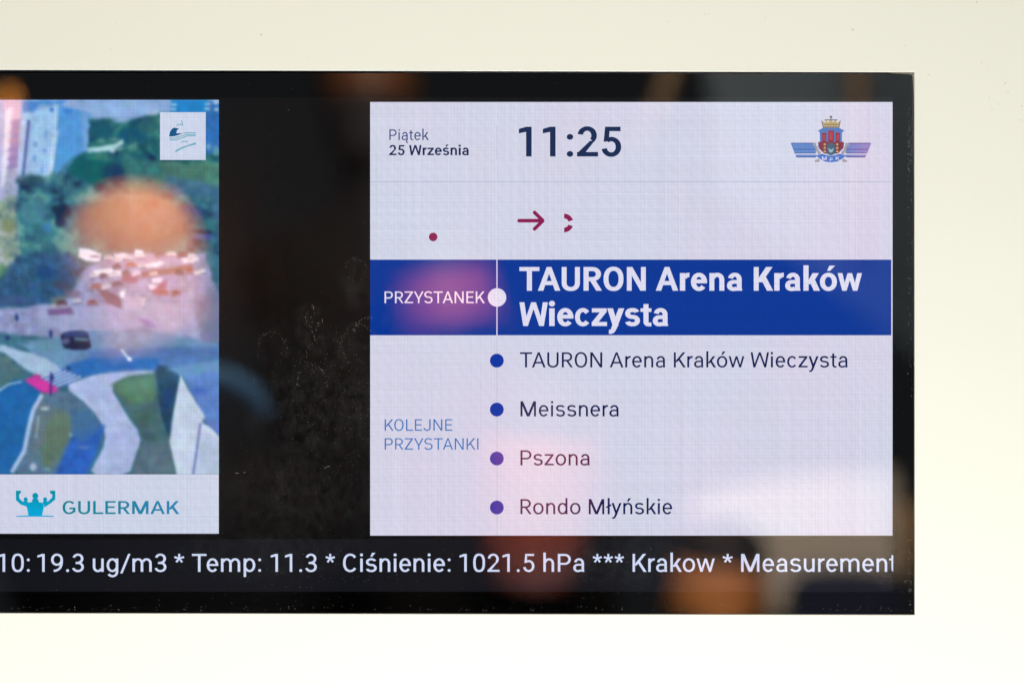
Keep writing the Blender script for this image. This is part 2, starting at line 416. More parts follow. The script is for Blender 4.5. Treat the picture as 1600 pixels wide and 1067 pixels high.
def seg(x0, y0, x1, y1, wd):
    dx, dy = x1 - x0, y1 - y0; L = math.hypot(dx, dy); a, b = -dy / L * wd / 2, dx / L * wd / 2
    return [(x0 + a, y0 + b), (x1 + a, y1 + b), (x1 - a, y1 - b), (x0 - a, y0 - b)]
def arcband(cx, cy, r0, r1, a0, a1, n=14):
    out = []
    for i in range(n):
        t0, t1 = math.radians(a0 + (a1 - a0) * i / n), math.radians(a0 + (a1 - a0) * (i + 1) / n)
        out.append([(cx + r * math.cos(q), cy - r * math.sin(q)) for r, q in ((r0, t0), (r1, t0), (r1, t1), (r0, t1))])
    return out

# ------------------------------------------------------------------ screen content: timetable page
page_mat = screen_mat('page_white', (205, 213, 230), (216, 209, 230))
page = flat('timetable_page', [rect(578.4, 159.8, 1394.6, 836.4)], page_mat, disp, 1)
ink = lambda nm, c, **k: screen_mat(nm, c, **k)
navy = ink('navy_ink', (22, 36, 84)); deep = ink('deep_ink', (6, 22, 80)); slate = ink('slate_ink', (36, 58, 118))
clock = ink('clock_ink', (24, 42, 82)); steel = ink('steel_blue_ink', (62, 118, 186)); crimson = ink('crimson', (138, 22, 80))
white = ink('screen_white', (222, 220, 240)); blue = ink('band_blue', (0, 53, 148)); grey = ink('rule_grey', (186, 190, 212)); dotblue = ink('dot_blue', (6, 52, 160))
def txt(name, rows, mat, parent, layer, wt=0.0, clip=None):
    q = []
    for r in rows: q += text_polys(*r, wt)
    if clip: q = clip_right(q, clip)
    return flat(name, q, mat, parent, layer)
txt('weekday_lettering', [('Piątek', 608.4, 670, 219.2, 16.6)], slate, page, 2, -0.1)
txt('date_lettering', [('25 Września', 608, 732.6, 242.8, 15.8)], navy, page, 2, 0.8)
txt('clock_lettering', [('11:25', 810.7, 970.6, 244.8, 46.4)], clock, page, 2, 0.72)
flat('header_rule', [rect(578.6, 283.6, 1393, 285.0)], grey, page, 2)
flat('column_rule', [rect(775.9, 196, 776.8, 250)], grey, page, 2)
flat('route_line', [rect(776, 524.2, 776.9, 836)], grey, page, 2)
flat('arrow_icon', [seg(811, 345, 847, 345, 5.6), disc(811, 345, 2.8, 20), seg(835.2, 332.2, 848.4, 345, 5.6), seg(835.2, 357.8, 848.4, 345, 5.6), disc(835.2, 332.2, 2.8, 20), disc(835.2, 357.8, 2.8, 20), disc(848, 345, 2.8, 20)], crimson, page, 2)
flat('line_number_icon', arcband(881.4, 348.6, 7.2, 14.6, 90, 18) + arcband(881.4, 348.6, 7.2, 14.6, -20, -90), crimson, page, 2)
flat('bullet_icon', [disc(676.8, 370.4, 6.7)], crimson, page, 2)
for yy in (563.4, 639.7, 716.1, 792.6): flat('stop_dot', [disc(776.3, yy, 10.8)], dotblue, page, 3)
txt('stop_lettering', [('TAURON Arena Kraków Wieczysta', 812.4, 1324.4, 574, 23.6)], deep, page, 2, 0.04)
txt('stop_lettering', [('Meissnera', 813.2, 966.8, 650.4, 23.6)], deep, page, 2, 0.04)
txt('stop_lettering', [('Pszona', 813.2, 921.4, 726.8, 23.6)], deep, page, 2, 0.04)
txt('stop_lettering', [('Rondo Młyńskie', 813.2, 1050.4, 803, 23.6)], deep, page, 2, 0.04)
txt('next_stops_lettering', [('KOLEJNE', 601, 707, 672.8, 18), ('PRZYSTANKI', 601, 747.6, 702.4, 18)], steel, page, 2, -0.25)

band = flat('current_stop_band', [rect(578.4, 405.8, 1392.6, 523.8)], blue, disp, 2)
flat('route_line', [rect(775.7, 405.8, 777.3, 523.8)], white, band, 3)
flat('stop_circle', [disc(776.6, 464.8, 14.4)], white, band, 4)
txt('current_stop_lettering', [('TAURON Arena Kraków', 811.6, 1346.8, 454.3, 37), ('Wieczysta', 811.6, 1044, 509.3, 37)], white, band, 3, 1.08)
txt('caption_lettering', [('PRZYSTANEK', 600.8, 757.6, 473.7, 18.3)], white, band, 3, 0.1)

# ------------------------------------------------------------------ ticker line
tick = flat('ticker_strip', [rect(LX0, 842, 1393.6, 923.6)], screen_mat('ticker_black', (20, 21, 27)), disp, 0.5)
trow = [('10:', -3.5, 46.5), ('19.3', 58.4, 131), ('ug/m3', 145, 260), ('*', 272, 288), ('Temp:', 300, 408), ('11.3', 423, 495), ('*', 508.5, 523.5),
        ('Ciśnienie:', 536, 704), ('1021.5', 718, 835), ('hPa', 849, 913), ('***', 926, 975), ('Krakow', 988.4, 1117), ('*', 1129, 1145), ('Measurement', 1158, 1401)]
txt('ticker_lettering', [(a, b_, c_, 892.9, 28) for a, b_, c_ in trow], ink('ticker_white', (206, 216, 244)), tick, 2, 0.12, clip=1396.2)

# ------------------------------------------------------------------ operator crest
crest = flat('operator_crest', [[(1286, 200.2), (1311, 200.2), (1319.4, 204.4), (1315.5, 207.5), (1315.5, 222), (1319, 224), (1318, 232), (1309, 240.5), (1288, 240.5), (1279, 232), (1278, 224), (1281, 222), (1281, 207.5), (1278, 204.5)]],
             ink('crest_blue', (74, 116, 186)), disp, 2)
wing_l, wing_r, wr2 = ink('wing_blue', (88, 128, 196)), ink('wing_reflection_tint', (150, 132, 196), rgb2=(92, 126, 196), ramp=(0, 1352, 1322)), ink('wing_line', (46, 68, 150))  # right wing: purple reflection on the glass put into its colour
flat('wing', [[(1235.2, 223.6), (1275, 223.6), (1275, 239.5), (1241.6, 239.5)], [(1242.2, 242), (1276, 242), (1276, 245.6), (1244.4, 245.6)]], wing_l, crest, 2.5)
flat('wing', [[(1361.6, 223.6), (1321, 223.6), (1321, 239.5), (1355, 239.5)], [(1354.4, 242), (1321, 242), (1321, 245.6), (1352, 245.6)]], wing_r, crest, 2.5)
flat('wing_stripe', [rect(1237.0, 223.4, 1272, 224.8), rect(1239, 233.0, 1274, 234.2), rect(1241, 239.2, 1274, 240.3), rect(1244, 245, 1275, 246.3)], wr2, crest, 3)
flat('wing_stripe', [rect(1324, 223.4, 1360, 224.8), rect(1322, 233.0, 1357, 234.2), rect(1322, 239.2, 1354, 240.3), rect(1322, 245, 1352, 246.3)], ink('wing_line_reflection_tint', (96, 56, 140)), crest, 3)  # right stripes carry the same purple reflection in their colour
gold, brown, red, dred = ink('crest_gold', (190, 166, 112)), ink('crest_brown', (96, 84, 86)), ink('crest_red', (186, 48, 62)), ink('crest_dark_red', (128, 34, 58))
flat('crown', [[(1284, 189), (1288, 192), (1291, 187.4), (1294.5, 191), (1298.4, 186.2), (1302, 191), (1306, 187.4), (1308.5, 192), (1313, 189), (1311, 199.6), (1286, 199.6)]], gold, crest, 3)
flat('crown_edge', [seg(1284, 189, 1286.4, 199.8, 1.3), seg(1313, 189, 1310.8, 199.8, 1.3), rect(1286, 198.7, 1311, 200), seg(1288.5, 187.8, 1308.5, 187.8, 1.4), rect(1287, 194.2, 1310, 195.1), disc(1298.4, 183.2, 1.9, 10), rect(1297.8, 181, 1299, 187.5), rect(1296.4, 182.6, 1300.4, 183.7)]
     + [rect(xx, 195, xx + .7, 199) for xx in (1290, 1294, 1298, 1302, 1306)], brown, crest, 3.5)
flat('crown_gem', [disc(1294, 189.8, 1.3, 8), disc(1301.8, 189.8, 1.3, 8), disc(1289.4, 191.2, .9, 8), disc(1307.4, 191.2, .9, 8)], white, crest, 4)
flat('castle', [[(1278.4, 222), (1318.6, 222), (1317.6, 231), (1309, 240.5), (1288, 240.5), (1279.4, 231)], rect(1284.4, 208, 1291.2, 222.4), rect(1305.6, 208, 1312.2, 222.4), rect(1294, 204.4, 1303, 222.4)], dred, crest, 3)
flat('castle_tower', [rect(1285.6, 210.6, 1290, 220), rect(1307, 210.6, 1311, 220), rect(1295.4, 207, 1301.6, 219)] + [rect(xx, 203.6, xx + 1.7, 205.4) for xx in (1294, 1297.6, 1301.3)] + [rect(xx, 206.8, xx + 1.5, 208.4) for xx in (1284.4, 1289.6, 1305.6, 1310.7)], red, crest, 3.5)
flat('tower_window', [rect(1287.2, 213, 1288.5, 218), rect(1308.4, 213, 1309.7, 218), rect(1297.8, 210, 1299.1, 215)], brown, crest, 4)
flat('gate', [[(1291.6, 240.5), (1291.6, 228), (1294.5, 224.6), (1298.4, 223.6), (1302.2, 224.6), (1305.2, 228), (1305.2, 240.5), (1298.4, 243.5)]], ink('gate_slate', (62, 92, 112)), crest, 4)
flat('eagle', [[(1294, 231), (1298.4, 234.6), (1302.8, 231), (1301, 237.5), (1298.4, 239), (1295.8, 237.5)]], ink('eagle_grey', (150, 174, 196)), crest, 4.5)
flat('gate_ornament', [disc(xx, yy, 1.8, 10) for xx in (1288.6, 1308.2) for yy in (226, 231.5, 237)], gold, crest, 4.2)
flat('scroll', [disc(xx, yy, r, 12) for s_ in (-1, 1) for xx, yy, r in ((1298.4 + s_ * 26, 226, 2.6), (1298.4 + s_ * 23, 230.5, 2.4), (1298.4 + s_ * 21.5, 235, 2.6), (1298.4 + s_ * 18.6, 239, 2.8), (1298.4 + s_ * 20, 251, 2.6), (1298.4 + s_ * 23.6, 252, 1.8))], ink('scroll_tan', (158, 152, 158)), crest, 4.4)
flat('ribbon', [[(1275, 243.5), (1284, 240.6), (1291, 242.5), (1298.4, 243.8), (1306, 242.5), (1312.5, 240.6), (1322, 243.5), (1316, 248.5), (1308, 252.8), (1298.4, 254), (1289, 252.8), (1281, 248.5)]], ink('ribbon_blue', (66, 112, 196)), crest, 5)
txt('ribbon_lettering', [('M', 1284.4, 1291.6, 250.4, 5.4), ('P', 1296.6, 1301, 252.4, 5.4), ('K', 1305.8, 1311.6, 250.4, 5.4)], white, crest, 6, 0.3)

# ------------------------------------------------------------------ video picture, a low-resolution moving image: painted cell by cell
VX0, VY0, VX1, VY1 = -250, 156.4, 342, 740.6
step = 1.6
nx, ny = int(342 / step) + 1, int((VY1 - VY0) / step) + 1
gx, gy = np.meshgrid(np.linspace(0, VX1, nx), np.linspace(VY0, VY1, ny))
img = np.zeros((ny, nx, 3))
def smooth_noise(cell, octv=3):
    r = np.zeros((ny, nx)); amp = 1; tot = 0
    for k in range(octv):
        c = cell / 2 ** k; a = RNG.random((int((VY1 - VY0) / c) + 4, int(342 / c) + 4)) - .5
        u, v_ = gx / c, (gy - VY0) / c; i0, j0 = v_.astype(int), u.astype(int); fu, fv = u - j0, v_ - i0
        fu, fv = fu * fu * (3 - 2 * fu), fv * fv * (3 - 2 * fv)
        r += amp * (a[i0, j0] * (1 - fu) * (1 - fv) + a[i0, j0 + 1] * fu * (1 - fv) + a[i0 + 1, j0] * (1 - fu) * fv + a[i0 + 1, j0 + 1] * fu * fv)
        tot += amp; amp *= .6
    return r / tot * 2
def pmask(poly, soft, wob=0):
    px, py = (gx, gy) if not wob else (gx + smooth_noise(14, 2) * wob, gy + smooth_noise(14, 2) * wob)
    ins = np.zeros(gx.shape, bool); dist = np.full(gx.shape, 1e9)
    for (ax, ay), (bx_, by_) in zip(poly, poly[1:] + poly[:1]):
        cond = (ay > py) != (by_ > py)
        with np.errstate(divide='ignore', invalid='ignore'):
            xi = (bx_ - ax) * (py - ay) / (by_ - ay if by_ != ay else 1e-9) + ax
        ins ^= cond & (px < xi)
        L2 = (bx_ - ax) ** 2 + (by_ - ay) ** 2 + 1e-9
        tt = np.clip(((px - ax) * (bx_ - ax) + (py - ay) * (by_ - ay)) / L2, 0, 1)
        dist = np.minimum(dist, np.hypot(px - ax - tt * (bx_ - ax), py - ay - tt * (by_ - ay)))
    sd = np.where(ins, dist, -dist)
    m = np.clip(sd / (2 * soft) + .5, 0, 1)
    return m * m * (3 - 2 * m)
def fill(poly, rgb, soft=2.0, op=1.0, wob=0.0, var=0.0, cell=12):
    m = (pmask(poly, soft, wob) * op)[..., None]
    c = np.array(rgb, float)[None, None, :] * np.ones_like(img)
    if var: c = c * (1 + var * smooth_noise(cell)[..., None]) + 8 * var * np.stack([smooth_noise(cell), smooth_noise(cell), smooth_noise(cell)], -1)
    img[:] = img * (1 - m) + c * m
def rnd(p):
    q = []
    for a, b_ in zip(p, p[1:] + p[:1]): q += [(a[0] * .75 + b_[0] * .25, a[1] * .75 + b_[1] * .25), (a[0] * .25 + b_[0] * .75, a[1] * .25 + b_[1] * .75)]
    return q
def stroke(pts, wd, rgb, soft=1.2, op=1.0):
    for a, b_ in zip(pts, pts[1:]): fill(seg(*a, *b_, wd), rgb, soft, op)
def blob(cx, cy, rx, ry, rgb, soft=4, op=1.0, wob=3):
    fill([(cx + rx * math.cos(a), cy + ry * math.sin(a)) for a in np.linspace(0, 2 * math.pi, 14)[:-1]], rgb, soft, op, wob)
def foliage(poly, soft=4, op=1.0, wob=5, cell=30, tones=((18, 48, 78), (26, 84, 100), (44, 110, 112), (84, 142, 136)), bias=0.0):
    m = (pmask(poly, soft, wob) * op)[..., None]
    u = np.clip(.5 + bias + 1.15 * (.62 * smooth_noise(cell, 2) + .38 * smooth_noise(cell * .4, 2)), 0, .999) * 3
    tn = np.array(tones, float); i = u.astype(int); fr_ = (u - i)[..., None]; fr_ = fr_ * fr_ * (3 - 2 * fr_)
    img[:] = img * (1 - m) + (tn[i] * (1 - fr_) + tn[i + 1] * fr_) * m
R4 = lambda a, b_, c_, d_: [(a, b_), (c_, b_), (c_, d_), (a, d_)]
fill(R4(-20, 140, 360, 760), (58, 108, 130), 1, 1, 0, .25, 22)
# sky haze and tower blocks
fill(R4(-10, 150, 350, 186), (136, 168, 214), 5, 1, 0, .08, 14)
fill([(-5, 150), (34, 150), (28, 312), (-5, 318)], (176, 180, 222), 2, 1, 0, .08)
fill([(6, 150), (34, 150), (31, 200), (8, 205)], (206, 176, 208), 4, .7)
fill([(9, 172), (19, 168), (10, 290), (1, 292)], (216, 218, 240), 2.5)
fill([(19, 188), (32, 186), (27, 262), (13, 268)], (126, 120, 184), 2.5, .9, 1)
for k in range(6): fill([(16 - k, 190 + k * 14), (32 - k, 189 + k * 14), (31 - k, 193 + k * 14), (15 - k, 195 + k * 14)], (170, 130, 170) if k < 3 else (104, 104, 170), 2, .6)
fill([(11, 262), (26, 262), (22, 310), (4, 310)], (150, 158, 190), 4, .8, 2, .2, 6)
fill([(33, 176), (92, 166), (84, 262), (78, 286), (28, 284)], (152, 190, 228), 2, 1, 1, .10, 7)
fill([(36, 158), (104, 156), (98, 164), (60, 164), (52, 176), (36, 178)], (66, 134, 204), 3, .9, 2)
fill([(84, 162), (94, 164), (90, 204), (84, 206)], (170, 206, 236), 3, .7)
stroke([(45, 188), (36, 276)], 4.5, (52, 92, 168), 1.6)
for a in ((55, 225, 3, 5), (54, 248, 2.5, 6), (66, 266, 2, 6), (70, 236, 3, 4), (72, 210, 3, 7)): blob(*a, (104, 150, 210), 2, .8, 1)
fill([(92, 164), (142, 178), (139, 236), (112, 248), (92, 268), (82, 284)], (82, 150, 216), 3, 1, 1, .06)
fill([(84, 206), (92, 204), (80, 288), (73, 286)], (190, 214, 238), 2, .7)
fill([(126, 176), (142, 178), (139, 236), (130, 240)], (120, 164, 218), 4, .8)
blob(80, 172, 3, 3, (44, 110, 190), 2, 1, 1); blob(107, 173, 7, 4, (58, 124, 200), 2, .9, 2)
fill([(110, 248), (139, 236), (139, 262), (100, 300), (78, 300)], (74, 130, 176), 5, .8, 2)
# woods
foliage([(142, 191), (168, 184), (196, 192), (222, 180), (250, 178), (300, 178), (342, 184), (342, 320), (108, 320), (104, 262), (120, 248), (138, 240)], 3, 1, 5, 26)
blob(160, 205, 20, 12, (20, 84, 104), 5, .9); blob(205, 212, 26, 12, (14, 82, 112), 5, .8); blob(232, 196, 16, 14, (44, 100, 110), 5, .8)
blob(190, 188, 14, 4, (146, 176, 214), 4, .8); blob(238, 178, 10, 3, (170, 190, 220), 3, .8)
fill([(136, 232), (176, 226), (192, 219), (193, 226), (176, 236), (138, 239)], (176, 216, 228), 2.5, .95, 1.5)
blob(184, 233, 9, 3, (120, 176, 180), 3, .8); blob(176, 236, 4, 3, (190, 214, 226), 2, .8, 1)
blob(142, 264, 34, 24, (10, 92, 98), 7, .9, 5); blob(150, 246, 16, 6, (54, 126, 118), 5, .7); blob(178, 270, 16, 14, (22, 56, 92), 5, .8, 4); blob(206, 246, 26, 12, (26, 92, 110), 6, .7)
fill([(190, 240), (215, 246), (250, 256), (250, 300), (200, 292)], (56, 116, 116), 5, .8, 4, .2, 9)
fill([(250, 252), (345, 254), (345, 300), (256, 296)], (76, 126, 112), 5, .9, 4, .15, 12)
fill([(262, 272), (345, 292), (345, 350), (300, 330), (250, 292)], (60, 104, 140), 6, .8, 3, .2)
fill([(322, 158), (345, 158), (345, 236), (320, 242)], (46, 108, 178), 3, 1, 2, .12)
fill([(268, 156), (324, 156), (322, 177), (266, 177)], (30, 128, 200), 2.5)
for a in ((272, 164, 5, 2), (271, 171, 5, 2), (325, 163, 5, 2), (324, 170, 5, 2), (338, 160, 5, 4), (338, 171, 4, 3)): blob(*a, (190, 216, 236), 1.6, .8, 1)
blob(326, 230, 5, 5, (130, 170, 200), 3, .7); blob(338, 236, 6, 7, (110, 170, 180), 3, .7)
# trees left and middle
foliage([(28, 276), (108, 270), (150, 300), (330, 310), (345, 400), (100, 400), (90, 450), (30, 470), (20, 400)], 6, 1, 6, 30, ((24, 52, 84), (44, 92, 116), (62, 122, 134), (98, 152, 152)))
foliage([(-5, 312), (24, 306), (30, 400), (22, 430), (-5, 440)], 6, .95, 4, 16, ((96, 124, 128), (126, 150, 140), (150, 166, 146), (172, 186, 190)))
blob(14, 352, 10, 10, (132, 140, 96), 5, .7); blob(5, 436, 8, 24, (76, 136, 96), 6, .8); blob(48, 282, 20, 8, (38, 78, 92), 5, .8)
blob(50, 330, 22, 18, (72, 132, 148), 7, .8, 5); blob(62, 362, 24, 14, (60, 124, 134), 7, .7, 5); blob(75, 356, 8, 8, (58, 128, 184), 5, .7)
blob(97, 330, 16, 11, (20, 44, 72), 4, 1, 4); blob(94, 344, 8, 11, (24, 40, 74), 4, .9, 3); blob(80, 396, 16, 12, (42, 88, 112), 6, .8)
fill([(24, 398), (110, 396), (128, 420), (100, 462), (60, 480), (-5, 482), (-5, 446)], (44, 84, 124), 6, .95, 5, .3, 10)
blob(70, 428, 14, 12, (26, 66, 118), 5, .8); blob(20, 470, 30, 8, (58, 80, 128), 5, .7)
blob(300, 330, 22, 10, (34, 66, 116), 5, .8); blob(322, 352, 18, 10, (46, 110, 120), 5, .7); blob(316, 362, 16, 3, (30, 40, 62), 2, .8, 2); blob(318, 370, 18, 4, (70, 90, 170), 3, .7, 2)
blob(208, 348, 95, 46, (34, 72, 92), 14, .78, 4)
blob(170, 330, 30, 14, (24, 84, 92), 8, .5); blob(250, 340, 34, 16, (48, 90, 118), 8, .5)
# parking lot with cars
fill([(96, 474), (120, 444), (128, 424), (150, 410), (210, 398), (320, 396), (330, 430), (345, 470), (345, 536), (96, 530), (-5, 520), (-5, 482), (40, 480)], (138, 146, 188), 4, 1, 3, .18, 9)
fill([(60, 480), (200, 470), (320, 480), (330, 530), (120, 528), (60, 505)], (164, 168, 208), 8, .7, 3)
fill([(178, 396), (250, 396), (300, 402), (298, 410), (230, 416), (180, 408)], (150, 150, 194), 3, .8, 2)
for pts in ([(124, 388), (140, 390), (158, 396), (156, 408), (138, 410), (122, 402)], [(178, 398), (196, 396), (206, 402), (186, 406)], [(210, 390), (224, 392), (222, 398), (210, 397)], [(226, 412), (250, 408), (258, 412), (244, 418), (228, 418)], [(280, 402), (308, 398), (312, 406), (290, 410)],
            [(170, 424), (186, 422), (192, 432), (172, 434)], [(144, 424), (176, 418), (180, 426), (150, 432)], [(232, 444), (250, 446), (248, 456), (232, 452)], [(186, 456), (196, 452), (196, 464), (190, 466)], [(218, 466), (228, 464), (226, 478), (220, 480)], [(240, 434), (252, 434), (250, 442), (238, 442)]):
    fill(pts, (226, 226, 246), 2, .95, 2)
blob(148, 401, 8, 2, (96, 90, 130), 1.6, .8, 1)
for pts, c in (([(220, 424), (300, 414), (302, 422), (222, 434)], (110, 88, 104)), ([(150, 452), (166, 452), (190, 466), (192, 482), (170, 476)], (104, 84, 110)), ([(192, 428), (218, 432), (214, 442), (190, 440)], (122, 84, 120)), ([(252, 440), (262, 438), (260, 450), (240, 460), (236, 456)], (140, 84, 124))):
    fill(pts, c, 3, .9, 2)
blob(112, 460, 12, 8, (110, 90, 120), 4, .7, 3); blob(96, 446, 14, 6, (66, 66, 92), 4, .8, 3)
blob(92, 468, 12, 5, (108, 108, 112), 3, .8); fill([(74, 484), (110, 480), (116, 491), (76, 493)], (116, 86, 136), 2.5, .9, 1); blob(94, 477, 14, 4, (180, 182, 188), 3, .8)
fill([(194, 462), (226, 466), (220, 484), (196, 482)], (176, 170, 200), 2, .8)
fill([(218, 498), (236, 502), (246, 512), (228, 512)], (120, 110, 182), 3, .8, 2)
fill([(305, 470), (345, 440), (345, 560), (318, 540), (308, 510)], (96, 110, 140), 8, .75, 4)
def parked(x, y, L, c, an=-.12):
    ca, sa = math.cos(an), math.sin(an); T = lambda u, v_: (x + u * ca - v_ * sa, y + u * sa + v_ * ca)
    fill([T(-L * .5, 3.2), T(L * .55, 3.2), T(L * .5, 5.2), T(-L * .45, 5.2)], (74, 70, 108), 1.8, .6)
    fill([T(-L * .5, -.5), T(-L * .3, -3.4), T(L * .25, -3.6), T(L * .5, 0), T(L * .5, 3.4), T(-L * .5, 3.4)], c, 2.0, .75, 2)
    fill([T(-L * .28, -2.6), T(L * .2, -2.7), T(L * .32, -.2), T(-L * .34, -.2)], tuple(v_ * .6 for v_ in c), 1.4, .6)
CC = [(234, 234, 248), (214, 218, 236), (70, 74, 108), (104, 66, 84), (226, 226, 244), (150, 92, 96), (190, 198, 220), (48, 56, 92)]
for y0_, xa, xb, st_ in ((404, 170, 310, 17), (417, 150, 300, 18), (430, 146, 216, 17), (428, 240, 320, 18), (446, 150, 240, 19), (460, 236, 310, 20), (474, 96, 150, 24)):
    x_ = xa
    while x_ < xb:
        if random.random() < .66: parked(x_, y0_ - (x_ - xa) * .06 + random.uniform(-2.5, 2.5), random.uniform(11, 19), random.choice(CC), random.uniform(-.25, .02))
        x_ += st_ * random.uniform(.85, 1.2)
# road, bus, walkers
fill([(30, 536), (92, 528), (150, 516), (230, 512), (310, 530), (345, 540), (345, 585), (110, 585), (60, 560)], (104, 142, 184), 5, .95, 3, .10)
fill([(140, 546), (345, 540), (345, 585), (130, 582)], (74, 112, 176), 6, .8, 3, .12)
fill([(100, 572), (128, 562), (190, 558), (250, 560), (250, 574), (180, 578), (126, 590)], (44, 106, 182), 3, .9, 2)
fill([(40, 532), (80, 532), (100, 546), (70, 552)], (96, 146, 168), 5, .8, 3)
fill(rnd([(94, 522), (112, 516), (136, 517), (140, 531), (144, 546), (102, 547), (97, 536)]), (36, 42, 72), 1.8, 1, .8)
fill([(98, 520), (114, 517), (136, 518), (136, 526), (100, 526)], (60, 80, 140), 2, .8); fill([(116, 527), (138, 529), (137, 533), (117, 532)], (112, 148, 176), 1.6, .8); blob(104, 534, 6, 5, (110, 120, 170), 2.5, .7)
for a in ((26, 496, 3, 6), (12, 528, 4, 4), (79, 522, 3, 6), (22, 562, 3.5, 6), (107, 576, 4, 4)): blob(*a, (34, 58, 116), 1.8, .95, 1)
stroke([(190, 546), (197, 556), (203, 561)], 3, (200, 226, 240), 1.6); blob(202, 561, 4, 3, (230, 240, 250), 1.6, 1, 1)
# crossing and paths
fill(rnd([(0, 536), (20, 544), (66, 556), (100, 578), (88, 590), (60, 588), (34, 574), (10, 552), (-5, 548)]), (164, 190, 222), 3, .95, 1, .05)
fill([(-5, 552), (10, 556), (40, 580), (30, 594), (-5, 596)], (78, 110, 120), 4, .9, 2, .1)
fill(rnd([(-5, 594), (30, 592), (62, 596), (66, 612), (46, 664), (38, 704), (18, 745), (-5, 745)]), (28, 98, 166), 2.5, 1, 1, .08)
fill([(-5, 580), (30, 588), (-5, 612)], (70, 110, 120), 3, .9)
stroke([(-4, 612), (14, 600), (34, 596)], 2.6, (160, 196, 220), 1.6)
fill(rnd([(98, 604), (130, 590), (170, 582), (236, 578), (242, 584), (200, 588), (172, 602), (196, 646), (221, 680), (214, 708), (200, 745), (136, 745), (160, 704), (166, 676), (140, 634)]), (168, 182, 222), 2, 1, .8, .06)
fill(rnd([(66, 616), (98, 606), (140, 634), (166, 674), (150, 706), (134, 745), (20, 745), (40, 704), (48, 662)]), (82, 112, 140), 2, 1, .8, .12)
fill(rnd([(74, 640), (112, 644), (118, 662), (108, 690), (86, 728), (66, 734), (60, 690)]), (94, 118, 98), 9, .9, 2, .1)
fill([(60, 624), (84, 636), (68, 690), (46, 720), (50, 662)], (98, 116, 128), 6, .7, 1)
fill([(116, 672), (164, 664), (152, 704), (134, 745), (84, 745), (104, 700)], (44, 94, 184), 4, .95, 1, .1)
fill([(110, 640), (140, 640), (160, 668), (130, 690), (112, 680)], (62, 106, 152), 6, .8)
stroke([(66, 616), (52, 640), (44, 672), (38, 704), (18, 738)], 6.5, (168, 192, 228), 1.6)
stroke([(60, 650), (56, 684)], 3, (150, 176, 176), 1.6, .8); blob(70, 638, 7, 3, (170, 196, 196), 2, .9, 1); blob(53, 729, 5, 6, (176, 196, 216), 2.5, .9, 2); blob(110, 680, 3, 3, (140, 176, 196), 2, .7); blob(74, 733, 5, 3, (110, 160, 170), 2.5, .8)
blob(132, 700, 8, 3, (100, 136, 196), 3, .7)
fill([(38, 594), (58, 585), (66, 588), (92, 608), (84, 614), (66, 614)], (204, 56, 160), 2.5, 1, .6, .1)
fill([(62, 590), (98, 574), (130, 588), (98, 606), (88, 604)], (74, 112, 182), 2, .9)
for k in range(5): stroke([(64 + 6 * k, 590 + 3.4 * k), (96 + 7.5 * k, 577.5 + 2.6 * k)], 2.1, (206, 222, 242), 1.0)
stroke([(80, 582), (79, 618)], 3, (60, 40, 120), 1.3); blob(81, 590, 3.5, 5, (40, 46, 120), 1.6, .9, 0)
# lawn wedge, tree row, pavilion
fill(rnd([(170, 604), (198, 588), (242, 583), (281, 584), (272, 640), (264, 684), (276, 745), (202, 745), (222, 694), (216, 664), (196, 638)]), (72, 104, 114), 2, 1, .8, .15)
fill([(174, 602), (200, 588), (242, 584), (240, 626), (205, 632)], (86, 126, 98), 7, .9, 1, .12)
fill([(246, 570), (262, 572), (281, 586), (272, 640), (264, 684), (252, 650), (246, 620)], (34, 68, 98), 3, .95, 2, .25)
blob(252, 582, 9, 10, (40, 62, 80), 3, .9, 2); blob(262, 620, 8, 14, (28, 62, 112), 4, .8); blob(225, 650, 22, 14, (66, 100, 92), 8, .7)
fill([(222, 690), (264, 690), (276, 745), (204, 745)], (90, 112, 128), 7, .8, 2, .12)
fill([(285, 583), (345, 578), (345, 680), (318, 652)], (92, 130, 198), 3, 1, 2, .1)
blob(310, 610, 12, 6, (60, 96, 186), 4, .7); fill([(260, 578), (345, 560), (345, 580), (285, 588)], (104, 150, 184), 4, .7, 3)
fill([(282, 585), (296, 612), (320, 650), (316, 660), (330, 668), (345, 684), (345, 745), (277, 745), (265, 690), (272, 640)], (192, 206, 228), 1.6, 1, .5, .05)
fill([(318, 668), (345, 690), (345, 745), (304, 745)], (176, 192, 216), 3, .9, 1, .06)
fill([(316, 656), (345, 664), (345, 682), (330, 668)], (96, 116, 190), 3, .8)
stroke([(313, 661), (308, 700), (301, 745)], 2.6, (84, 92, 160), 1.3)
img += np.stack([smooth_noise(9, 2), smooth_noise(9, 2), smooth_noise(9, 2)], -1) * 7
img *= (1 + .08 * smooth_noise(16, 3))[..., None]
ker = np.array([.06, .24, .40, .24, .06])
for ax_ in (0, 1):
    pad = [(0, 0)] * 3; pad[ax_] = (2, 2); q_ = np.pad(img, pad, mode='edge'); n_ = img.shape[ax_]
    img = sum(ker[i] * np.take(q_, range(i, i + n_), axis=ax_) for i in range(5))
img = np.clip(img, 4, 250)
k_ = int(250 / step)
full = np.concatenate([img[:, k_:0:-1], img], 1)
xs = np.concatenate([-gx[0, k_:0:-1], gx[0]]); ys = gy[:, 0]
ncol, nrow = len(xs), len(ys)
dep = LD - 0.00008; kk = S * (D + dep) / D
co = np.zeros((nrow, ncol, 3)); co[..., 0] = (xs[None, :] - 800) * kk; co[..., 1] = dep; co[..., 2] = (533.5 - ys[:, None]) * kk
idx = np.arange(nrow * ncol).reshape(nrow, ncol)
qd = np.stack([idx[:-1, :-1], idx[1:, :-1], idx[1:, 1:], idx[:-1, 1:]], -1).reshape(-1, 4)
video = part('video_picture', co.reshape(-1, 3).tolist(), qd.tolist(), screen_mat('video', (0, 0, 0), attr='picture'), disp)
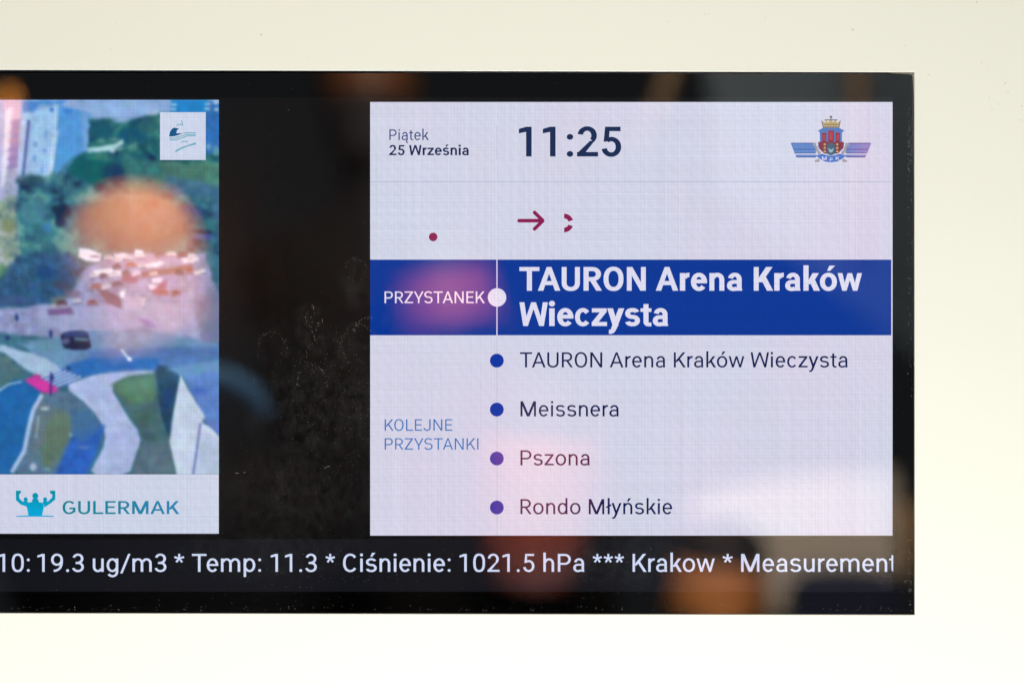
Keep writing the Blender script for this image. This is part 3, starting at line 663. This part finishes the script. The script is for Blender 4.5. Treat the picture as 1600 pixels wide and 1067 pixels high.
cl = full / 255; cl = np.where(cl <= .04045, cl / 12.92, ((cl + .055) / 1.055) ** 2.4)
at = video.data.attributes.new('picture', 'FLOAT_COLOR', 'POINT')
at.data.foreach_set('color', np.concatenate([cl, np.ones((nrow, ncol, 1))], -1).astype(np.float32).ravel())

badge = flat('channel_badge', [rect(250, 175.8, 321.4, 250.2)], ink('badge_white', (204, 212, 234)), video, 2)
teal, teal2 = ink('badge_teal', (16, 84, 132)), ink('badge_pale_teal', (112, 170, 190))
B = lambda x, y: (230 + x / 9.7, 160 + y / 9.7)
flat('badge_emblem', [[B(330, 520), B(345, 450), B(375, 405), B(410, 385), B(480, 400), B(450, 430), B(440, 470), B(545, 475), B(470, 500), B(400, 518)]], teal, video, 3)
wv = []
for pts in ([(440, 352), (500, 335), (540, 345)], [(520, 270), (540, 350)], [(545, 470), (640, 462), (740, 465)], [(340, 575), (430, 572), (520, 545), (600, 512), (735, 508)], [(330, 545), (400, 548), (500, 520), (600, 490), (740, 490)], [(510, 608), (560, 592), (620, 602)], [(420, 758), (500, 712), (600, 668), (740, 632)], [(430, 735), (520, 690), (620, 655), (740, 615)]):
    wv += [seg(*B(*a), *B(*b_), 1.5) for a, b_ in zip(pts, pts[1:])]
flat('badge_wave', wv, teal2, video, 3)

spons = flat('sponsor_strip', [rect(VX0, 740.9, 341.8, 833.4)], screen_mat('strip_white', (202, 212, 232), (212, 210, 230)), disp, 1)
Lg = lambda x, y: (x / 4.638, 740 + y / 4.638)
logo_mat = ink('logo_cyan', (0, 146, 166), rgb2=(10, 166, 216), ramp=(2, 768, 802))
lp = [[(115, 122), (150, 122), (153, 136), (139, 148), (141, 178), (115, 190)], [(115, 190), (141, 178), (166, 203), (150, 222)], [(150, 222), (166, 203), (200, 208), (215, 300), (205, 262), (190, 236)],
      [(200, 208), (225, 205), (256, 212), (290, 205), (312, 212), (318, 240), (303, 310), (208, 310), (194, 240)], [(312, 212), (345, 202), (366, 214), (322, 244)], [(345, 202), (377, 172), (401, 186), (366, 214)],
      [(362, 122), (401, 122), (401, 186), (377, 172), (380, 150), (363, 140)]]
lp = [[Lg(*q) for q in p] for p in lp] + [disc(*Lg(186, 184), 3.2, 14), disc(*Lg(327, 184), 3.2, 14), disc(*Lg(256, 160), 4.8, 18), [Lg(236, 180), Lg(276, 180), Lg(284, 212), Lg(228, 212)], [Lg(172, 195), Lg(198, 195), Lg(206, 215), Lg(160, 215)], [Lg(314, 195), Lg(340, 195), Lg(350, 210), Lg(306, 215)],
                                         [Lg(118, 304), Lg(208, 300), Lg(208, 310), Lg(118, 311)], [Lg(303, 300), Lg(390, 304), Lg(390, 311), Lg(303, 310)]]
flat('sponsor_emblem', lp, logo_mat, spons, 2)
txt('sponsor_lettering', [('GULERMAK', 97.8, 280.4, 802.8, 20.4)], ink('sponsor_teal', (18, 132, 146), rgb2=(44, 134, 178), ramp=(0, 100, 280)), spons, 2, 0.45)

# ------------------------------------------------------------------ front glass with finger smears
t = NT('front_glass')
c = t.n('ShaderNodeTexCoord'); sep = t.n('ShaderNodeSeparateXYZ'); t.l(c.outputs['Object'], sep.inputs[0])
wob = t.noise(t.mapping((1, 1, 1)), 55, 3, 0.6)
tot = None
for cx, cy, rx, ry, st in ((500, 640, 120, 110, .9), (430, 545, 46, 62, .5), (487, 512, 32, 44, 1.2), (556, 445, 34, 46, .8), (540, 560, 70, 60, .7), (470, 770, 150, 90, .7), (900, 880, 150, 40, .8), (1000, 870, 90, 50, .6),
                           (616, 505, 24, 30, .8), (420, 850, 190, 60, .5), (1010, 745, 50, 45, .5), (880, 815, 60, 26, .5)):
    X_, _, Z_ = P(cx, cy)
    dx = t.math('DIVIDE', t.math('SUBTRACT', sep.outputs[0], X_), rx * S); dz = t.math('DIVIDE', t.math('SUBTRACT', sep.outputs[2], Z_), ry * S)
    r2 = t.math('ADD', t.math('MULTIPLY', dx, dx), t.math('MULTIPLY', dz, dz))
    r2 = t.math('ADD', r2, t.math('MULTIPLY', t.math('SUBTRACT', wob, .5), 1.1))
    mk = t.math('MULTIPLY', t.math('SUBTRACT', 1.0, r2, clamp=True), st)
    tot = mk if tot is None else t.math('MAXIMUM', tot, mk)
fine = t.noise(t.mapping((1, 1, 1)), 2400, 3, 0.75)
fr = t.n('ShaderNodeMapRange'); t.l(fine, fr.inputs[0]); fr.inputs[1].default_value = .42; fr.inputs[2].default_value = .75
mid = t.noise(t.mapping((1, 1, .8)), 200, 4, 0.7)
md = t.n('ShaderNodeMapRange'); t.l(mid, md.inputs[0]); md.inputs[1].default_value = .36; md.inputs[2].default_value = .7
dust = t.math('MULTIPLY', tot, t.math('ADD', t.math('MULTIPLY', t.math('MULTIPLY', fr.outputs[0], md.outputs[0]), .055), t.math('MULTIPLY', md.outputs[0], .0035)))
dust = t.math('ADD', dust, t.math('MULTIPLY', fr.outputs[0], .0012))
gls = t.n('ShaderNodeBsdfGlossy'); gls.inputs['Roughness'].default_value = 0.0; gls.inputs['Color'].default_value = (1, 1, 1, 1)
tr = t.n('ShaderNodeBsdfTransparent'); fre = t.n('ShaderNodeFresnel'); fre.inputs[0].default_value = 2.2
m1 = t.n('ShaderNodeMixShader'); t.l(fre.outputs[0], m1.inputs[0]); t.l(tr.outputs[0], m1.inputs[1]); t.l(gls.outputs[0], m1.inputs[2])
df = t.n('ShaderNodeBsdfDiffuse'); df.inputs[0].default_value = (.78, .76, .72, 1)
m2 = t.n('ShaderNodeMixShader'); t.l(dust, m2.inputs[0]); t.l(m1.outputs[0], m2.inputs[1]); t.l(df.outputs[0], m2.inputs[2])
t.l(m2.outputs[0], t.out.inputs[0]); glass_mat = t.m
t = NT('glass_edge'); tr = t.n('ShaderNodeBsdfTransparent'); t.l(tr.outputs[0], t.out.inputs[0]); back_mat = t.m
v, f = slab(gl_out, GD, GD + 0.0010)
mi = [0] + [2] * len(gl_out) + [1]
glass = part('cover_glass', v, f, [glass_mat, back_mat, dark_mat], disp, midx=mi)

# dust grains and lint lying on the glass: more than anyone could count
vv, ff = [], []
def grain(x, y, r, el=1.0, an=0.0, n=5):
    o = len(vv)
    for i in range(n):
        a = 2 * math.pi * i / n; q, w_ = r * el * math.cos(a), r * math.sin(a)
        vv.append(P(x + q * math.cos(an) - w_ * math.sin(an), y + q * math.sin(an) + w_ * math.cos(an), GD - 0.00006))
    ff.append(tuple(range(o, o + n)))
def ok(x, y): return -360 < x < 1424 and 119 < y < 955
for _ in range(420):
    x_, y_ = random.uniform(-300, 1424), random.uniform(120, 955)
    if ok(x_, y_): grain(x_, y_, random.uniform(.16, .42), random.uniform(1, 1.8), random.uniform(0, 3))
for cx, cy, sx, sy, n in ((500, 620, 60, 70, 320), (450, 590, 45, 40, 160), (545, 580, 26, 60, 260), (560, 660, 18, 50, 90), (480, 760, 90, 70, 200), (930, 890, 70, 26, 220), (1020, 870, 60, 30, 120), (480, 900, 90, 22, 200)):
    for _ in range(n // 2):
        x_, y_ = random.gauss(cx, sx), random.gauss(cy, sy)
        if ok(x_, y_) : grain(x_, y_, random.uniform(.12, .34), random.uniform(1, 2), random.uniform(0, 3))
for cx, cy, rx, ry, a0, a1, n in ((425, 548, 23, 30, -200, 30, 60), (487, 598, 22, 28, -190, 10, 60), (508, 560, 30, 34, -200, 0, 50), (560, 536, 26, 30, -190, -20, 60), (575, 520, 22, 24, -180, -70, 50), (556, 432, 20, 28, -150, -30, 30)):
    for i in range(n):
        a = math.radians(random.uniform(a0, a1)); j = random.gauss(0, 1.6)
        grain(cx + (rx + j) * math.cos(a), cy + (ry + j) * math.sin(a), random.uniform(.15, .36), 1.4, a)
for _ in range(24):                       # vertical wipe streaks of one finger mark
    x_ = random.gauss(490, 8); grain(x_, random.gauss(503, 14), random.uniform(.14, .3), random.uniform(4, 11), math.pi / 2 + random.gauss(0, .1))
for x_, y_, el, an in ((450.6, 172, 3, 1.3), (511, 729, 4, 0), (514, 728.4, 4, .15), (508, 731, 3, -.5), (370, 739, 8, .06), (382, 738, 5, -.2), (1415, 908, 9, -1.05), (421, 211, 1, 0), (430, 208, 1, 0)): grain(x_, y_, .42, el, an)
for _ in range(150): grain(random.uniform(1418, 1425), random.choice((random.gauss(230, 50), random.gauss(430, 90), random.gauss(880, 40))), random.uniform(.2, .6), random.uniform(1, 2.5), random.uniform(0, 3))
for _ in range(170): grain(random.uniform(-200, 1424), 954 - abs(random.gauss(0, 5)), random.uniform(.2, .5), random.uniform(1, 2), random.uniform(0, 3))
t = NT('dust'); df = t.n('ShaderNodeBsdfDiffuse'); df.inputs[0].default_value = (.42, .40, .35, 1); tr = t.n('ShaderNodeBsdfTransparent'); mx = t.n('ShaderNodeMixShader'); mx.inputs[0].default_value = .5
t.l(tr.outputs[0], mx.inputs[1]); t.l(df.outputs[0], mx.inputs[2]); t.l(mx.outputs[0], t.out.inputs[0])
du = part('dust', vv, ff, t.m, glass); du['kind'] = 'stuff'

# tiny specks on the paint
vv, ff = [], []
sp = [(408, 55, 1.3), (1102, 23, .9), (1108, 22, .8), (181, 36, .7), (483, 92, .6), (1332, 46, 1.0), (1333, 48, .8), (1043, 35, .7), (1196, 28, .7), (1415, 72, .7), (1526, 4, 1.1), (1534, 99, .8), (1571, 130, .8), (1575, 145, .9), (1546, 152, .7), (1597, 166, .9), (1570, 131, .7), (1595, 188, .8), (1451, 117, .8), (1543, 109, .6), (1560, 163, .7), (1550, 172, .7), (37, 60, .5), (173, 77, .6), (498, 57, .5)]
for x_, y_, r in sp:
    o = len(vv); n = 6; vv += [P(x_ + r * .8 * math.cos(i * math.pi / 3) * random.uniform(.7, 1.3), y_ + r * .8 * math.sin(i * math.pi / 3), WD - 0.00005) for i in range(n)]; ff.append(tuple(range(o, o + n)))
spk = mesh_obj('paint_specks', vv, ff, plain('speck_brown', (.33, .30, .24), .7, .1), wall); spk['kind'] = 'stuff'

# ------------------------------------------------------------------ what the glass mirrors: people, fittings and added boards behind the camera
def RF(px, py, d):
    k = S * (1 + d / D); return Vector(((px - 800) * k, -d, (533.5 - py) * k))

def make_person(label, px, py, wpx, skin, cloth, hair, mask=None, hair_low=0.35, bald=False, tilt=0.0, lean=0.0):
    """standing figure seen mirrored: head centre at pixel px,py, head wpx wide"""
    d = D * (0.165 / (wpx * S) - 1); hc = RF(px, py, d); hz = 1.62
    root = empty('person', label, 'person', (hc.x - hz * math.sin(tilt), hc.y - hz * math.sin(lean), hc.z - hz * math.cos(tilt) * math.cos(lean)))
    root.rotation_euler = (-lean, tilt, 0)
    prof = [(0.0, .13, .10, 0), (.04, .14, .12, 0), (.10, .11, .09, 0), (.45, .15, .10, 0), (.85, .175, .12, 0), (1.0, .165, .115, 0), (1.20, .195, .125, 0), (1.33, .225, .115, 0), (1.385, .20, .095, 0), (1.415, .125, .075, 0), (1.44, .066, .062, 0),
            (1.485, .057, .058, .006), (1.51, .054, .062, .012), (1.525, .060, .080, .02), (1.55, .066, .090, .016), (1.585, .073, .096, .012), (1.62, .078, .099, .006), (1.65, .081, .101, 0), (1.685, .080, .101, -.006), (1.715, .074, .094, -.01), (1.74, .06, .076, -.012), (1.757, .036, .045, -.012), (1.763, .01, .012, -.012)]
    n = 32; vv, ff, mi = [], [], []
    for z, rx, ry, yo in prof:
        for i in range(n):
            a = 2 * math.pi * i / n; x_, y_ = rx * math.sin(a), ry * math.cos(a)      # +y faces the display
            fr_ = max(0, math.cos(a))
            if z > 1.5:
                y_ += .020 * math.exp(-((z - 1.595) / .022) ** 2) * math.exp(-(x_ / .014) ** 2) * (fr_ > 0)            # nose
                y_ -= .010 * math.exp(-((z - 1.63) / .014) ** 2) * math.exp(-((abs(x_) - .032) / .016) ** 2) * (fr_ > 0.2)  # eye sockets
                x_ += math.copysign(.014, x_) * math.exp(-((z - 1.61) / .025) ** 2) * math.exp(-(y_ / .014) ** 2)        # ears
            vv.append((x_, y_ + yo, z))
    for k in range(len(prof) - 1):
        for i in range(n):
            j = (i + 1) % n; ff.append((k * n + i, k * n + j, (k + 1) * n + j, (k + 1) * n + i)); mi.append(1 if prof[k + 1][0] <= 1.515 else 0)
    ff.append(tuple(range((len(prof) - 1) * n, len(prof) * n))); mi.append(0); ff.append(tuple(range(n - 1, -1, -1))); mi.append(1)
    bo = mesh_obj('body', vv, ff, [skin, cloth], root, True, mi)
    if not bald:
        hv, hf = [], []; rows = [r for r in prof if r[0] >= 1.53]
        for z, rx, ry, yo in rows:
            for i in range(n):
                a = 2 * math.pi * i / n; fr_ = math.cos(a)
                zz = z; s_ = 1.09 if (fr_ < hair_low or z > 1.70) else .93
                hv.append((rx * s_ * math.sin(a), ry * s_ * fr_ + yo, zz + (.012 if z > 1.7 else 0)))
        for k in range(len(rows) - 1):
            for i in range(n): j = (i + 1) % n; hf.append((k * n + i, k * n + j, (k + 1) * n + j, (k + 1) * n + i))
        hf.append(tuple(range((len(rows) - 1) * n, len(rows) * n)))
        mesh_obj('hair', hv, hf, hair, root, True)
    if mask:
        hv, hf = [], []; rows = [r for r in prof if 1.52 <= r[0] <= 1.62]
        for z, rx, ry, yo in rows:
            for i in range(17):
                a = -1.35 + 2.7 * i / 16; b2 = .022 * math.cos(a) ** 4
                hv.append(((rx + .006) * math.sin(a), (ry + .012 + b2) * math.cos(a) + yo, z))
        for k in range(len(rows) - 1):
            for i in range(16): hf.append((k * 17 + i, k * 17 + i + 1, (k + 1) * 17 + i + 1, (k + 1) * 17 + i))
        mesh_obj('face_mask', hv, hf, mask, root, True)
    return root

skin1 = plain('warm_skin', (.74, .29, .09), .55, .3, .15, 30); skin2 = plain('rosy_skin', (.36, .075, .055), .6, .3, .2, 30); skin2b = plain('brown_skin', (.33, .066, .035), .6, .3, .2, 30); skin1b = plain('tan_skin', (.62, .25, .09), .6, .3, .2, 30); skin2c = plain('olive_skin', (.42, .16, .05), .6, .3, .2, 30); skin4 = plain('dark_skin', (.075, .028, .013), .6, .3, .2, 30)
blackc = plain('black_cloth', (.006, .006, .007), .8, .1); navyc = plain('navy_cloth', (.02, .028, .06), .8, .1); darkh = plain('dark_hair', (.02, .014, .01), .6, .3); bluec = plain('blue_cloth', (.04, .12, .26), .7, .2); bmask = plain('black_mask', (.015, .015, .018), .8, .1)
make_person('bald person in dark coat mirrored left in the video picture', 215, 482, 215, skin1, blackc, darkh, bmask, bald=True, lean=.42)
make_person('person in black mask mirrored over the blue stop band', 704, 508, 166, skin2, blackc, darkh, bmask, hair_low=-.3, tilt=-.16)
make_person('person in dark coat mirrored beside the lowest stop names', 838, 775, 200, skin2b, blackc, darkh, None, hair_low=-.1, tilt=.08)
make_person('person mirrored low in the ticker under the page edge', 768, 905, 138, skin2c, blackc, darkh, None, hair_low=0, tilt=-.05)
make_person('person in navy coat mirrored low near the right end of ticker', 1120, 946, 150, skin1b, navyc, darkh, bmask, hair_low=-.1, tilt=.06)

make_person('person in dark mask mirrored dimly in the top border', 580, 165, 150, skin4, blackc, darkh, bmask)
pA = bpy.data.objects['person']

def tube(pts, r, n=12, taper=None):
    """closed round bar along world points"""
    vv, ff = [], []; pts = [Vector(p) for p in pts]
    for k, p in enumerate(pts):
        t_ = (pts[min(k + 1, len(pts) - 1)] - pts[max(k - 1, 0)]).normalized()
        u = t_.cross(Vector((0, 1, 0)));
        if u.length < .1: u = t_.cross(Vector((1, 0, 0)))
        u.normalize(); w_ = t_.cross(u); rr = r * (taper[k] if taper else 1)
        for i in range(n): a = 2 * math.pi * i / n; vv.append(tuple(p + u * rr * math.cos(a) + w_ * rr * math.sin(a)))
    for k in range(len(pts) - 1):
        for i in range(n): j = (i + 1) % n; ff.append((k * n + i, k * n + j, (k + 1) * n + j, (k + 1) * n + i))
    ff += [tuple(range(n - 1, -1, -1)), tuple(range((len(pts) - 1) * n, len(pts) * n))]
    return vv, ff

bpy.context.view_layer.update()
dA = -RF(0, 0, D * (0.165 / (215 * S) - 1)).y - .1
v, f = tube([RF(x_, y_, dA) for x_, y_ in ((150, 640), (190, 605), (250, 588), (310, 582), (355, 588), (392, 608), (424, 645))], .0085, 12, [.8, 1, 1.1, 1.2, 1.3, 1.2, .6])
part('scarf_edge', v, f, bluec, pA, smooth=True)
polem = plain('orange_pole', (.85, .33, .05), .3, .6); brass = plain('tan_pole', (.085, .055, .03), .45, .3)
def pole(label, pts, d, wpx, mat):
    o = mesh_obj('grab_pole', *tube([RF(x_, y_, d) for x_, y_ in pts], wpx / 2 * S * (1 + d / D), 14), mat, None, True)
    o['label'] = label; o['category'] = 'pole'; o['group'] = 'grab poles mirrored in the glass'
pole('bright orange grab pole mirrored at the left picture edge', [(15, 143), (16, 150), (20, 200), (22, 275)], 1.25, 26, polem)
pole('slanting tan grab pole mirrored in top border above clock', [(1058, 60), (1046, 120), (1030, 165), (1005, 230)], 1.6, 30, brass)
pole('upright tan grab pole mirrored above the crest', [(1335, -250), (1338, 120), (1342, 250), (1346, 420)], 1.6, 30, brass)
pole('short tan grab pole mirrored in right border beside ticker', [(1418, 788), (1421, 830), (1424, 870), (1426, 905)], 1.6, 18, plain('tan_rail', (.5, .33, .17), .4, .4))

def block(name, label, cat, poly, d, thick, mat):
    n = len(poly); a_ = [RF(x_, y_, d) for x_, y_ in poly]; b2 = [p + Vector((0, -thick, 0)) for p in a_]
    o = mesh_obj(name, [tuple(p) for p in a_ + b2], [tuple(range(n)), tuple(range(2 * n - 1, n - 1, -1))] + [(i, (i + 1) % n, n + (i + 1) % n, n + i) for i in range(n)], mat)
    o['label'] = label; o['category'] = cat
    return o
block('glare_panel', 'pale beige board added for the glare low on the right of the page', 'panel', [(1075, 790), (1130, 764), (1230, 748), (1330, 740), (1399, 736), (1399, 960), (1190, 960), (1178, 860), (1100, 820)], 2.2, .03, plain('glare_beige', (.66, .60, .545), .6, .3, .06, 5))  # unseen board, added and shaped to mirror as pale glare
block('seat_back', 'rounded navy seat back mirrored at the right end of the ticker', 'seat', [(1232, 1020), (1238, 930), (1250, 908), (1275, 897), (1330, 894), (1385, 896), (1400, 905), (1402, 1020)], 1.75, .06, plain('navy_seat', (.018, .026, .06), .7, .2, .1, 20))
block('reflector', 'dim blue grey partition added to lighten the upper right border', 'reflector', [(1075, -260), (1640, -260), (1640, 420), (1430, 560), (1120, 300)], 2.3, .03, plain('reflector_grey', (.055, .085, .12), .6, .3, .1, 4))  # unseen board, added so its reflection lifts the dark glass
bpy.context.view_layer.update()
